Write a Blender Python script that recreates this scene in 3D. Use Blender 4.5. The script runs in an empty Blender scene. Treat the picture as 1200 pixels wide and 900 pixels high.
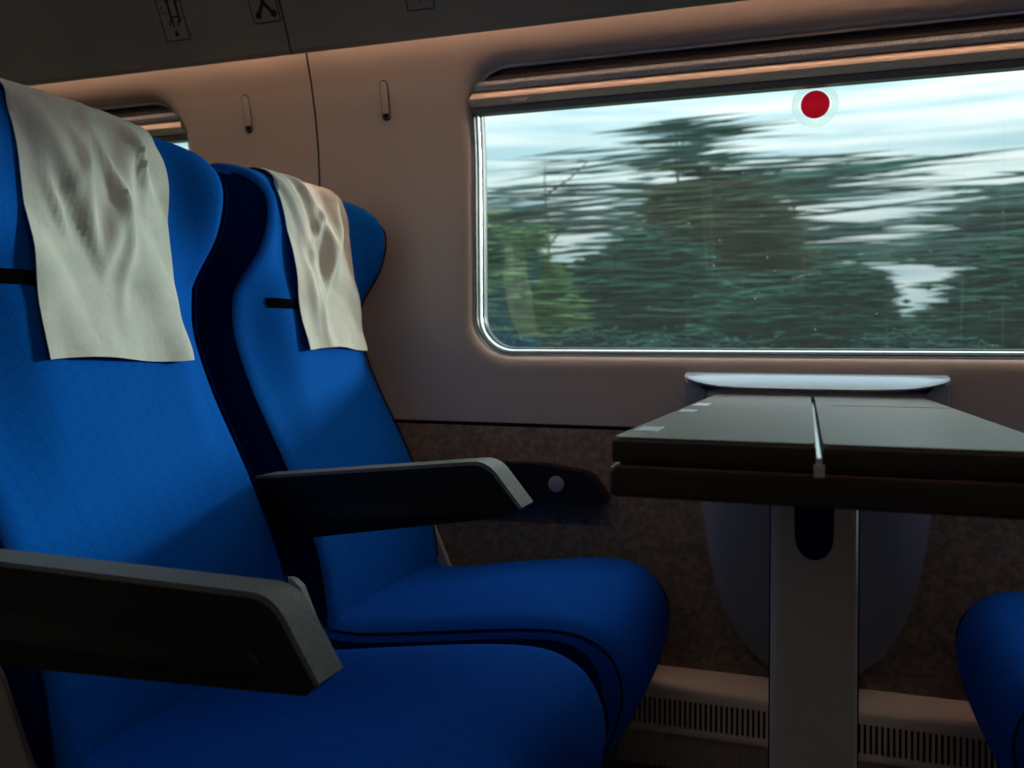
import bpy, bmesh, math, random
import numpy as np
from mathutils import Vector, Matrix
random.seed(7); RNG = np.random.RandomState(11)
SC = bpy.context.scene
COL = SC.collection
PI = math.pi

# ------------------------------------------------------------------ materials
def mat(name, col, rough=.5, metal=0, spec=.5, noise=None, bump=None, sheen=0, coat=0, trans=0):
    m = bpy.data.materials.new(name); m.use_nodes = True
    nt = m.node_tree; b = nt.nodes['Principled BSDF']
    b.inputs['Base Color'].default_value = (*col, 1)
    b.inputs['Roughness'].default_value = rough
    b.inputs['Metallic'].default_value = metal
    b.inputs['Specular IOR Level'].default_value = spec
    b.inputs['Sheen Weight'].default_value = sheen
    b.inputs['Coat Weight'].default_value = coat
    tc = nt.nodes.new('ShaderNodeTexCoord')
    if noise:   # (scale, second colour, detail)
        n = nt.nodes.new('ShaderNodeTexNoise'); n.inputs['Scale'].default_value = noise[0]; n.inputs['Detail'].default_value = noise[2]
        nt.links.new(tc.outputs['Object'], n.inputs['Vector'])
        r = nt.nodes.new('ShaderNodeValToRGB'); r.color_ramp.elements[0].color = (*col, 1); r.color_ramp.elements[1].color = (*noise[1], 1)
        r.color_ramp.elements[0].position = .38; r.color_ramp.elements[1].position = .66
        nt.links.new(n.outputs['Fac'], r.inputs['Fac']); nt.links.new(r.outputs['Color'], b.inputs['Base Color'])
    if bump:    # (scale, strength, distance)
        n = nt.nodes.new('ShaderNodeTexNoise'); n.inputs['Scale'].default_value = bump[0]; n.inputs['Detail'].default_value = 4
        nt.links.new(tc.outputs['Object'], n.inputs['Vector'])
        k = nt.nodes.new('ShaderNodeBump'); k.inputs['Strength'].default_value = bump[1]; k.inputs['Distance'].default_value = bump[2]
        nt.links.new(n.outputs['Fac'], k.inputs['Height']); nt.links.new(k.outputs['Normal'], b.inputs['Normal'])
    return m

def fabric_mat(name, col, col2):
    """woven upholstery with a faint pattern of crossing fine lines"""
    m = mat(name, col, .9, spec=.06)
    nt = m.node_tree; b = nt.nodes['Principled BSDF']; tc = [n for n in nt.nodes if n.type == 'TEX_COORD'][0]
    fac = None
    for ang, sc in ((.5, 19), (-.62, 16), (1.35, 11)):
        mp = nt.nodes.new('ShaderNodeMapping'); mp.inputs['Rotation'].default_value = (ang, 0, 0)
        nt.links.new(tc.outputs['Object'], mp.inputs['Vector'])
        w = nt.nodes.new('ShaderNodeTexWave'); w.wave_type = 'BANDS'; w.bands_direction = 'Z'
        w.inputs['Scale'].default_value = sc; w.inputs['Distortion'].default_value = 1.1; w.inputs['Detail'].default_value = 2; w.inputs['Detail Scale'].default_value = .6
        nt.links.new(mp.outputs['Vector'], w.inputs['Vector'])
        r = nt.nodes.new('ShaderNodeMath'); r.operation = 'GREATER_THAN'; r.inputs[1].default_value = .965
        nt.links.new(w.outputs['Fac'], r.inputs[0])
        if fac is None: fac = r.outputs[0]
        else:
            a = nt.nodes.new('ShaderNodeMath'); a.operation = 'MAXIMUM'
            nt.links.new(fac, a.inputs[0]); nt.links.new(r.outputs[0], a.inputs[1]); fac = a.outputs[0]
    n = nt.nodes.new('ShaderNodeTexNoise'); n.inputs['Scale'].default_value = 420; nt.links.new(tc.outputs['Object'], n.inputs['Vector'])
    n2 = nt.nodes.new('ShaderNodeTexNoise'); n2.inputs['Scale'].default_value = 6; nt.links.new(tc.outputs['Object'], n2.inputs['Vector'])
    mx = nt.nodes.new('ShaderNodeMath'); mx.operation = 'MULTIPLY'; mx.inputs[1].default_value = .22; nt.links.new(fac, mx.inputs[0])
    ad = nt.nodes.new('ShaderNodeMath'); ad.operation = 'MULTIPLY_ADD'; ad.inputs[1].default_value = .35
    nt.links.new(n.outputs['Fac'], ad.inputs[0]); nt.links.new(mx.outputs[0], ad.inputs[2])
    mc = nt.nodes.new('ShaderNodeMix'); mc.data_type = 'RGBA'; mc.inputs['A'].default_value = (*col, 1); mc.inputs['B'].default_value = (*col2, 1)
    nt.links.new(ad.outputs[0], mc.inputs['Factor']); nt.links.new(mc.outputs['Result'], b.inputs['Base Color'])
    k = nt.nodes.new('ShaderNodeBump'); k.inputs['Strength'].default_value = .25; k.inputs['Distance'].default_value = .002
    nt.links.new(n.outputs['Fac'], k.inputs['Height'])
    k2 = nt.nodes.new('ShaderNodeBump'); k2.inputs['Strength'].default_value = .5; k2.inputs['Distance'].default_value = .012
    nt.links.new(n2.outputs['Fac'], k2.inputs['Height']); nt.links.new(k.outputs['Normal'], k2.inputs['Normal'])
    nt.links.new(k2.outputs['Normal'], b.inputs['Normal'])
    return m

def glass_mat(name, tint, refl):
    m = bpy.data.materials.new(name); m.use_nodes = True; nt = m.node_tree; nt.nodes.clear()
    o = nt.nodes.new('ShaderNodeOutputMaterial'); t = nt.nodes.new('ShaderNodeBsdfTransparent'); t.inputs[0].default_value = (*tint, 1)
    g = nt.nodes.new('ShaderNodeBsdfGlossy'); g.inputs['Roughness'].default_value = .0; g.inputs[0].default_value = (1, 1, 1, 1)
    f = nt.nodes.new('ShaderNodeFresnel')
    ge = nt.nodes.new('ShaderNodeNewGeometry'); io = nt.nodes.new('ShaderNodeMapRange'); io.inputs['To Min'].default_value = 1.5; io.inputs['To Max'].default_value = 1 / 1.5
    nt.links.new(ge.outputs['Backfacing'], io.inputs['Value']); nt.links.new(io.outputs[0], f.inputs['IOR'])
    mu = nt.nodes.new('ShaderNodeMath'); mu.operation = 'MULTIPLY'; mu.inputs[1].default_value = refl
    mu.use_clamp = True
    nt.links.new(f.outputs[0], mu.inputs[0])
    mx = nt.nodes.new('ShaderNodeMixShader'); nt.links.new(mu.outputs[0], mx.inputs[0]); nt.links.new(t.outputs[0], mx.inputs[1]); nt.links.new(g.outputs[0], mx.inputs[2])
    # faint dried water runs and specks on the outer glass
    d = nt.nodes.new('ShaderNodeBsdfTranslucent'); d.inputs[0].default_value = (.7, .8, .78, 1)
    tc = nt.nodes.new('ShaderNodeTexCoord')
    mp = nt.nodes.new('ShaderNodeMapping'); mp.inputs['Scale'].default_value = (90, 1, 1.6); nt.links.new(tc.outputs['Object'], mp.inputs[0])
    n = nt.nodes.new('ShaderNodeTexNoise'); n.inputs['Scale'].default_value = 1.0; n.inputs['Detail'].default_value = 3; nt.links.new(mp.outputs[0], n.inputs['Vector'])
    r = nt.nodes.new('ShaderNodeMapRange'); r.inputs['From Min'].default_value = .62; r.inputs['From Max'].default_value = .8; r.inputs['To Max'].default_value = .03
    nt.links.new(n.outputs['Fac'], r.inputs['Value'])
    n2 = nt.nodes.new('ShaderNodeTexNoise'); n2.inputs['Scale'].default_value = 120; nt.links.new(tc.outputs['Object'], n2.inputs['Vector'])
    r2 = nt.nodes.new('ShaderNodeMapRange'); r2.inputs['From Min'].default_value = .74; r2.inputs['From Max'].default_value = .8; r2.inputs['To Max'].default_value = .35
    nt.links.new(n2.outputs['Fac'], r2.inputs['Value'])
    ad = nt.nodes.new('ShaderNodeMath'); nt.links.new(r.outputs[0], ad.inputs[0]); nt.links.new(r2.outputs[0], ad.inputs[1])
    ad2 = nt.nodes.new('ShaderNodeMath'); ad2.inputs[1].default_value = .012; nt.links.new(ad.outputs[0], ad2.inputs[0])
    m2 = nt.nodes.new('ShaderNodeMixShader'); nt.links.new(ad2.outputs[0], m2.inputs[0]); nt.links.new(mx.outputs[0], m2.inputs[1]); nt.links.new(d.outputs[0], m2.inputs[2])
    nt.links.new(m2.outputs[0], o.inputs[0])
    return m

def leaf_mat(name, a, b, tr):
    m = mat(name, a, .9, spec=.05, noise=(.8, b, 3)); nt = m.node_tree; p = nt.nodes['Principled BSDF']
    t = nt.nodes.new('ShaderNodeBsdfTranslucent'); nt.links.new([n for n in nt.nodes if n.type == 'VALTORGB'][0].outputs[0], t.inputs[0])
    mx = nt.nodes.new('ShaderNodeMixShader'); mx.inputs[0].default_value = tr
    nt.links.new(p.outputs[0], mx.inputs[1]); nt.links.new(t.outputs[0], mx.inputs[2]); nt.links.new(mx.outputs[0], nt.nodes['Material Output'].inputs[0])
    return m

def film_mat(name, col, through):
    m = bpy.data.materials.new(name); m.use_nodes = True; nt = m.node_tree; b = nt.nodes.new('ShaderNodeBsdfTranslucent'); b.inputs[0].default_value = (*col, 1)
    t = nt.nodes.new('ShaderNodeBsdfTransparent'); t.inputs[0].default_value = (*through, 1)
    mx = nt.nodes.new('ShaderNodeMixShader'); mx.inputs[0].default_value = .35
    nt.links.new(t.outputs[0], mx.inputs[1]); nt.links.new(b.outputs[0], mx.inputs[2]); nt.links.new(mx.outputs[0], nt.nodes['Material Output'].inputs[0])
    return m

def emit_mat(name, col, s):
    m = bpy.data.materials.new(name); m.use_nodes = True; b = m.node_tree.nodes['Principled BSDF']
    b.inputs['Base Color'].default_value = (.8, .8, .8, 1); b.inputs['Emission Color'].default_value = (*col, 1); b.inputs['Emission Strength'].default_value = s
    return m

M = dict(
    blue=fabric_mat('blue_fabric', (.000, .105, .47), (.000, .050, .29)),
    seatblue=fabric_mat('blue_seat_fabric', (.000, .080, .47), (.000, .044, .30)),
    navy=mat('navy_side_fabric', (.001, .010, .07), .95, spec=.04, noise=(300, (.002, .018, .11), 2)),
    piping=mat('navy_piping', (.001, .008, .05), 1, spec=.03),
    black=mat('black_plastic', (.0045, .0045, .005), .5, spec=.35, bump=(500, .15, .001)),
    pad=mat('grey_rubber_pad', (.095, .115, .115), .55, noise=(380, (.17, .195, .19), 3), bump=(420, .5, .0015)),
    shell=mat('grey_shell_plastic', (.33, .34, .33), .45),
    strap=mat('black_strap', (.004, .004, .005), 1.0, spec=.0),
    cloth=mat('nonwoven_paper_cloth', (.64, .635, .57), .95, spec=.1, noise=(26, (.56, .58, .52), 5), bump=(120, .35, .002)),
    wall=mat('cream_wall_plastic', (.43, .39, .355), .38, noise=(1.6, (.40, .365, .335), 2), bump=(300, .05, .0006)),
    fascia=mat('grey_rack_plastic', (.23, .215, .20), .5, noise=(2.5, (.20, .19, .18), 2)),
    carpet=mat('brown_wall_carpet', (.185, .142, .115), .95, spec=.1, noise=(75, (.30, .24, .20), 6), bump=(260, .8, .004)),
    heater=mat('beige_heater_metal', (.80, .68, .58), .33, metal=.0),
    ribs=mat('dark_ribbed_metal', (.55, .46, .39), .45),
    dark=mat('dark_gap', (.006, .006, .006), .9, spec=.1),
    floor=mat('dark_carpet_floor', (.035, .03, .028), .95, noise=(200, (.06, .05, .045), 4)),
    chrome=mat('brushed_metal_trim', (.62, .64, .65), .28, metal=.9),
    rubber=mat('black_rubber_gasket', (.015, .018, .02), .4),
    wood=mat('dark_wood_laminate', (.016, .012, .010), .4, spec=.4, noise=(7, (.026, .018, .013), 6)),
    woodtop=mat('brown_grey_table_laminate', (.070, .054, .040), .27, spec=.32, noise=(9, (.115, .09, .066), 7)),
    woodlip=mat('brown_wood_lip', (.14, .065, .035), .4),
    post=mat('grey_painted_metal', (.50, .50, .51), .36, metal=.0, bump=(60, .05, .001)),
    console=mat('grey_satin_plastic', (.27, .29, .34), .25, metal=.0),
    ledge=mat('silver_ledge_plastic', (.30, .38, .47), .28, metal=.3),
    blindcloth=mat('grey_blind_fabric', (.30, .32, .34), .55, spec=.6, noise=(350, (.50, .54, .57), 2), bump=(300, .6, .002)),
    rail=mat('beige_blind_rail', (.66, .53, .44), .35),
    cassette=mat('brown_blind_cassette', (.075, .06, .052), .7, noise=(300, (.11, .09, .08), 2)),
    railedge=mat('grey_rail_seal', (.15, .15, .165), .4),
    red=film_mat('red_sticker_film', (.55, .03, .06), (.62, .08, .13)),
    white=film_mat('clear_white_film', (.9, .9, .9), (.97, 1, 1)),
    ink=mat('black_ink', (.004, .004, .004), .6),
    pale=mat('pale_mark', (.45, .55, .58), .5),
    button=mat('grey_button', (.30, .29, .33), .4),
    haze=film_mat('clear_film', (.8, .85, .85), (.93, .97, .97)),
    glass=glass_mat('teal_train_glass', (.86, .955, .95), 1.8),
    cove=emit_mat('warm_cove_light', (1.0, .60, .40), 52),
    lamp=emit_mat('fill_lamp_diffuser', (1.0, .91, .84), 3.8),  # glow of the added fill lamp overhead
    bark=mat('tree_bark', (.06, .045, .035), .9, noise=(6, (.03, .022, .018), 4)),
    grass=mat('meadow_grass', (.05, .09, .03), .95, noise=(.8, (.09, .12, .05), 6)),
    leafA=mat('dark_green_leaves', (.010, .045, .036), .9, spec=.1, noise=(.6, (.018, .07, .05), 3)),
    leafB=mat('olive_green_leaves', (.035, .055, .03), .9, spec=.1, noise=(.9, (.055, .07, .04), 4)),
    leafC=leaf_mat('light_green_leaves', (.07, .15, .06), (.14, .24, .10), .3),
    leafD=leaf_mat('hazy_teal_leaves', (.10, .20, .19), (.17, .28, .27), .5),  # distance haze is lightened into this leaf colour
    steel=mat('dark_steel', (.05, .05, .055), .4, metal=.6),
    lining=mat('ceiling_lining', (.30, .29, .28), .6),
)

# ------------------------------------------------------------------ object helpers
def wloc(o):
    v = Vector((0, 0, 0))
    while o is not None: v = v + o.location; o = o.parent
    return v

def obj(name, verts, faces, m, parent=None, origin=None, sharp=38, smooth=True):
    """verts in world coordinates; the object's origin is put at `origin` (or at the parent's)"""
    base = wloc(parent) if parent else Vector((0, 0, 0))
    og = Vector(origin) if origin else base
    me = bpy.data.meshes.new(name)
    me.from_pydata([tuple(Vector(v) - og) for v in verts], [], [tuple(f) for f in faces])
    me.validate(); me.update()
    bm = bmesh.new(); bm.from_mesh(me); bmesh.ops.remove_doubles(bm, verts=bm.verts, dist=1e-6)
    bmesh.ops.recalc_face_normals(bm, faces=bm.faces); bm.to_mesh(me); bm.free()
    if smooth:
        for p in me.polygons: p.use_smooth = True
        me.set_sharp_from_angle(angle=math.radians(sharp))
    me.materials.append(M[m] if isinstance(m, str) else m)
    o = bpy.data.objects.new(name, me); COL.objects.link(o)
    if parent: o.parent = parent
    o.location = og - base
    return o

def tag(o, label=None, cat=None, group=None, kind=None):
    if label: o['label'] = label
    if cat: o['category'] = cat
    if group: o['group'] = group
    if kind: o['kind'] = kind
    return o

def thing(name, loc, label, cat, group=None):
    o = bpy.data.objects.new(name, None); COL.objects.link(o); o.location = loc; o.empty_display_size = .05
    return tag(o, label, cat, group)

def copy_tree(o, parent=None):
    c = o.copy(); COL.objects.link(c)
    if parent: c.parent = parent
    for ch in [x for x in bpy.data.objects if x.parent == o]: copy_tree(ch, c)
    return c

def join(*parts):
    V = []; Fc = []
    for v, f in parts:
        n = len(V); V += list(v); Fc += [tuple(i + n for i in q) for q in f]
    return V, Fc

def box(x0, x1, y0, y1, z0, z1, r=0, seg=3):
    bm = bmesh.new(); bmesh.ops.create_cube(bm, size=1)
    for v in bm.verts: v.co = Vector(((x0 + x1) / 2 + v.co.x * (x1 - x0), (y0 + y1) / 2 + v.co.y * (y1 - y0), (z0 + z1) / 2 + v.co.z * (z1 - z0)))
    if r: bmesh.ops.bevel(bm, geom=bm.edges[:], offset=r, segments=seg, profile=.5, affect='EDGES', clamp_overlap=True)
    return dump(bm)

def dump(bm):
    bm.verts.index_update(); V = [tuple(v.co) for v in bm.verts]; Fc = [tuple(v.index for v in f.verts) for f in bm.faces]; bm.free(); return V, Fc

def prism(prof, a, b, axis='y', r=0, seg=4):
    """closed 2D profile extruded along an axis from a to b, end edges rounded by r. profile pairs: axis y -> (x,z), x -> (y,z), z -> (x,y)"""
    def P(p, t): return {'y': (p[0], t, p[1]), 'x': (t, p[0], p[1]), 'z': (p[0], p[1], t)}[axis]
    bm = bmesh.new(); n = len(prof)
    A = [bm.verts.new(P(p, a)) for p in prof]; B = [bm.verts.new(P(p, b)) for p in prof]
    fa = bm.faces.new(A); fb = bm.faces.new(B[::-1])
    for i in range(n): bm.faces.new((A[i], B[i], B[(i + 1) % n], A[(i + 1) % n]))
    if r:
        ed = list({e for f in (fa, fb) for e in f.edges})
        bmesh.ops.bevel(bm, geom=ed, offset=r, segments=seg, profile=.5, affect='EDGES', clamp_overlap=True)
    return dump(bm)

def roundpoly(pts, rad, n=5):
    """round the corners of a polygon; rad a number or one per point"""
    out = []; N = len(pts)
    for i, p in enumerate(pts):
        r = rad[i] if isinstance(rad, (list, tuple)) else rad
        p = Vector(p); a = Vector(pts[i - 1]) - p; b = Vector(pts[(i + 1) % N]) - p
        if r <= 0: out.append(tuple(p)); continue
        ang = a.angle(b); d = min(r / math.tan(ang / 2), a.length * .48, b.length * .48)
        pa = p + a.normalized() * d; pb = p + b.normalized() * d
        for k in range(n + 1):
            t = k / n; q = pa * (1 - t) ** 2 + p * 2 * t * (1 - t) + pb * t * t; out.append(tuple(q))
    return out

def tube(path, rad, n=8, closed=False):
    V = []; Fc = []; N = len(path); path = [Vector(p) for p in path]; up = None
    for i, p in enumerate(path):
        a = path[i - 1] if (i or closed) else p; b = path[(i + 1) % N] if (i < N - 1 or closed) else p
        t = (b - a).normalized()
        if up is None: up = t.orthogonal().normalized()
        up = (up - t * up.dot(t)).normalized(); s = t.cross(up)
        rr = rad[i] if isinstance(rad, (list, tuple)) else rad
        for k in range(n):
            c = 2 * PI * k / n; V.append(tuple(p + (up * math.cos(c) + s * math.sin(c)) * rr))
    for i in range(N if closed else N - 1):
        for k in range(n):
            j = (i + 1) % N; Fc.append((i * n + k, i * n + (k + 1) % n, j * n + (k + 1) % n, j * n + k))
    if not closed: Fc += [tuple(range(n))[::-1], tuple((N - 1) * n + k for k in range(n))]
    return V, Fc

def hermite(tab):
    xs = np.array([a for a, _ in tab], float); ys = np.array([b for _, b in tab], float)
    d = np.diff(ys) / np.diff(xs); m = np.zeros(len(xs)); m[0] = d[0]; m[-1] = d[-1]
    for i in range(1, len(xs) - 1): m[i] = (d[i - 1] + d[i]) / 2 if d[i - 1] * d[i] > 0 else 0
    def f(x):
        x = min(max(x, xs[0]), xs[-1]); i = int(min(np.searchsorted(xs, x, 'right') - 1, len(xs) - 2)); h = xs[i + 1] - xs[i]; t = (x - xs[i]) / h
        return float((2 * t ** 3 - 3 * t * t + 1) * ys[i] + (t ** 3 - 2 * t * t + t) * h * m[i] + (-2 * t ** 3 + 3 * t * t) * ys[i + 1] + (t ** 3 - t * t) * h * m[i + 1])
    return f

def sstep(a, b, x):
    t = min(max((x - a) / (b - a), 0), 1); return t * t * (3 - 2 * t)

FL = -.06          # floor height
# ------------------------------------------------------------------ seat
E = hermite([(.36, -.832), (.49, -.858), (.63, -.918), (.81, -1.012), (.906, -1.046), (.972, -1.048), (1.004, -1.032), (1.068, -.992), (1.146, -.976), (1.203, -1.0), (1.232, -1.05), (1.247, -1.115)])
Cn = hermite([(.36, -.845), (.5, -.872), (.6, -.905), (.72, -.945), (.85, -.982), (1.03, -1.018), (1.15, -1.035), (1.205, -1.055), (1.238, -1.08), (1.250, -1.115)])
B = hermite([(.36, -.965), (.6, -1.07), (.85, -1.155), (1.05, -1.195), (1.175, -1.19), (1.228, -1.158), (1.250, -1.125)])
HW = .262; RE = .034; ZT = 1.248; ZB = .27
def wf(z): return 1 - .03 * sstep(.95, 1.12, z)
def zdrop(t, z): return .016 * abs(t) ** 5 * sstep(1.0, 1.24, z)
def front(t, z):
    g = sstep(.48, .93, abs(t)); v = -.012 * math.exp(-((abs(t) - .66) / .14) ** 2) * sstep(1.0, 1.12, z) * (1 - sstep(1.2, 1.25, z))
    return Cn(z) + (E(z) - Cn(z)) * g + v

def zlist(n=54):
    return [ZB + (ZT - ZB) * (1 - (1 - i / (n - 1)) ** 1.25) for i in range(n)]

def backrest_mesh(Dc, f=1):
    st = []
    for k in range(8): ph = PI / 2 * k / 7; st.append((-HW + RE - RE * math.cos(ph), RE * (1 - math.sin(ph))))
    n = 34
    for k in range(1, n): st.append((-HW + RE + (2 * HW - 2 * RE) * k / n, 0))
    for k in range(7, -1, -1): ph = PI / 2 * k / 7; st.append((HW - RE + RE * math.cos(ph), RE * (1 - math.sin(ph))))
    zs = zlist(); V = []; Fc = []; L = 2 * len(zs)
    for y, ins in st:
        t = y / HW
        ring = []
        for z in zs:
            zz = z - zdrop(t, z) - ins * sstep(1.15, ZT, z) * .55
            xf = front(t, z); xb = B(z); mid = (xf + xb) / 2; h = max((xf - xb) / 2, .001)
            i2 = min(ins, h * .8)
            ring.append((xf - i2, zz))
            ring_b = (xb + i2, zz)
            ring[-1] = (ring[-1], ring_b)
        for a, b_ in ring: V.append((a[0] * f, Dc + y * wf(a[1]), a[1]))
        for a, b_ in ring[::-1]: V.append((b_[0] * f, Dc + y * wf(b_[1]), b_[1]))
    for i in range(len(st) - 1):
        for j in range(L): Fc.append((i * L + j, i * L + (j + 1) % L, (i + 1) * L + (j + 1) % L, (i + 1) * L + j))
    nz = len(zs)
    for i in (0, len(st) - 1):
        for j in range(nz - 1): Fc.append((i * L + j, i * L + j + 1, i * L + L - 2 - j, i * L + L - 1 - j))
    return V, Fc

def cushion_mesh(Dc, f=1):
    prof = [(-.885, .352), (-.78, .360), (-.66, .375), (-.54, .392), (-.46, .402), (-.395, .405), (-.345, .397), (-.305, .375), (-.281, .34), (-.272, .30), (-.276, .26), (-.292, .21), (-.318, .165), (-.36, .12), (-.43, .10), (-.62, .10), (-.84, .14), (-.90, .24)]
    # smooth by Catmull-Rom
    pts = []; N = len(prof)
    for i in range(N):
        p0, p1, p2, p3 = (np.array(prof[(i + k - 1) % N]) for k in range(4))
        for k in range(4):
            t = k / 4; pts.append(.5 * ((2 * p1) + (-p0 + p2) * t + (2 * p0 - 5 * p1 + 4 * p2 - p3) * t * t + (-p0 + 3 * p1 - 3 * p2 + p3) * t ** 3))
    pts = np.array(pts); n = len(pts); tg = np.roll(pts, -1, 0) - np.roll(pts, 1, 0); tg /= np.linalg.norm(tg, axis=1)[:, None]
    nr = np.stack([-tg[:, 1], tg[:, 0]], 1); cen = pts.mean(0)
    if ((pts - cen) * nr).sum() < 0: nr = -nr
    hw = .263; r = .045; st = []
    for k in range(9): ph = PI / 2 * k / 8; st.append((-hw + r - r * math.cos(ph), r * (1 - math.sin(ph))))
    for k in range(1, 18): st.append((-hw + r + (2 * hw - 2 * r) * k / 18, 0))
    for k in range(8, -1, -1): ph = PI / 2 * k / 8; st.append((hw - r + r * math.cos(ph), r * (1 - math.sin(ph))))
    V = []; Fc = []
    for y, ins in st:
        t = y / hw; q = pts - nr * ins
        for x, z in q:
            top = sstep(.3, .39, z)
            fr = sstep(-.45, -.28, x)
            x2 = x - .020 * abs(t) ** 4 * fr
            z2 = z + .022 * (1 - t * t) * top * sstep(-.9, -.6, x)
            V.append((x2 * f, Dc + y, z2))
    for i in range(len(st) - 1):
        for j in range(n): Fc.append((i * n + j, i * n + (j + 1) % n, (i + 1) * n + (j + 1) % n, (i + 1) * n + j))
    for i in (0, len(st) - 1): Fc.append(tuple(i * n + j for j in range(n)))
    seam = []
    for x, z in (pts - nr * r * .35):
        if x > -.86 and z > .12: seam.append((x, z))
    return (V, Fc), seam, [(x - .020 * sstep(-.45, -.28, x), z) for x, z in (pts - nr * r * .62)]

def side_panel_mesh(Dc, s, f=1):
    """navy fabric side band wrapping the flank of the backrest"""
    V = []; Fc = []; zs = [z for z in zlist(60) if z > .34]; n = 9
    for z in zs:
        zz = z - zdrop(1, z) - RE * .30 * sstep(1.15, ZT, z); y = Dc + s * (HW * wf(zz) + .0015)
        a = front(1, z) - RE * .30; b = B(z) + .012
        b = min(b, a - .004)
        for k in range(n):
            u = k / (n - 1); x = a + (b - a) * u
            bulge = .006 * math.sin(PI * u) ** .6 if 0 < u < 1 else -.006
            V.append((x * f, y + s * bulge, zz))
    for i in range(len(zs) - 1):
        for k in range(n - 1): Fc.append((i * n + k, i * n + k + 1, (i + 1) * n + k + 1, (i + 1) * n + k))
    m = len(V); 
    V += [(v[0], v[1] - s * .02, v[2]) for v in V[:m]]
    Fc += [tuple(i + m for i in q) for q in Fc[:]]
    R = len(zs)
    for i in range(R - 1):
        Fc.append((i * n, (i + 1) * n, (i + 1) * n + m, i * n + m)); Fc.append((i * n + n - 1, (i + 1) * n + n - 1, (i + 1) * n + n - 1 + m, i * n + n - 1 + m))
    for k in range(n - 1):
        Fc.append((k, k + 1, k + 1 + m, k + m)); q = (R - 1) * n; Fc.append((q + k, q + k + 1, q + k + 1 + m, q + k + m))
    return V, Fc

ARM_PROF = roundpoly([(-.985, .512), (-.985, .622), (-.90, .632), (-.487, .6255), (-.4365, .549), (-.448, .535)], [.02, .02, .02, .05, .006, .005], 8)
def armrest(Dc, parent, f=1, pad=True, width=.044):
    y0 = Dc - width / 2; y1 = Dc + width / 2
    pr = [(x * f, z) for x, z in ARM_PROF]
    body = obj('armrest', *prism(pr, y0, y1, r=.005, seg=3), 'black', parent, origin=(-.955 * f, Dc, .585))
    top = roundpoly([(-.93, .6335), (-.485, .6285), (-.4335, .5485), (-.4375, .5445), (-.4895, .6225), (-.93, .628)], [.002, .05, .002, .002, .048, .002], 8)
    obj('armrest_pad', *prism([(x * f, z) for x, z in top], y0 - .001, y1 + .001, r=.003, seg=3), 'pad', body)
    # shallow raised lens-shaped panel pressed into each flank
    lens = []
    for k in range(25): a = PI * k / 24; lens.append((-.66 + .165 * math.cos(a) * (1 if a < PI / 2 else 1.15), .540 + .062 * math.sin(a) ** .8))
    lens = [(x * f, z) for x, z in lens]
    obj('side_inlay', *join(prism(lens, y0 - .0032, y0 + .002, r=.0026, seg=2), prism(lens, y1 - .002, y1 + .0032, r=.0026, seg=2)), 'black', body)
    return body

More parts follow.
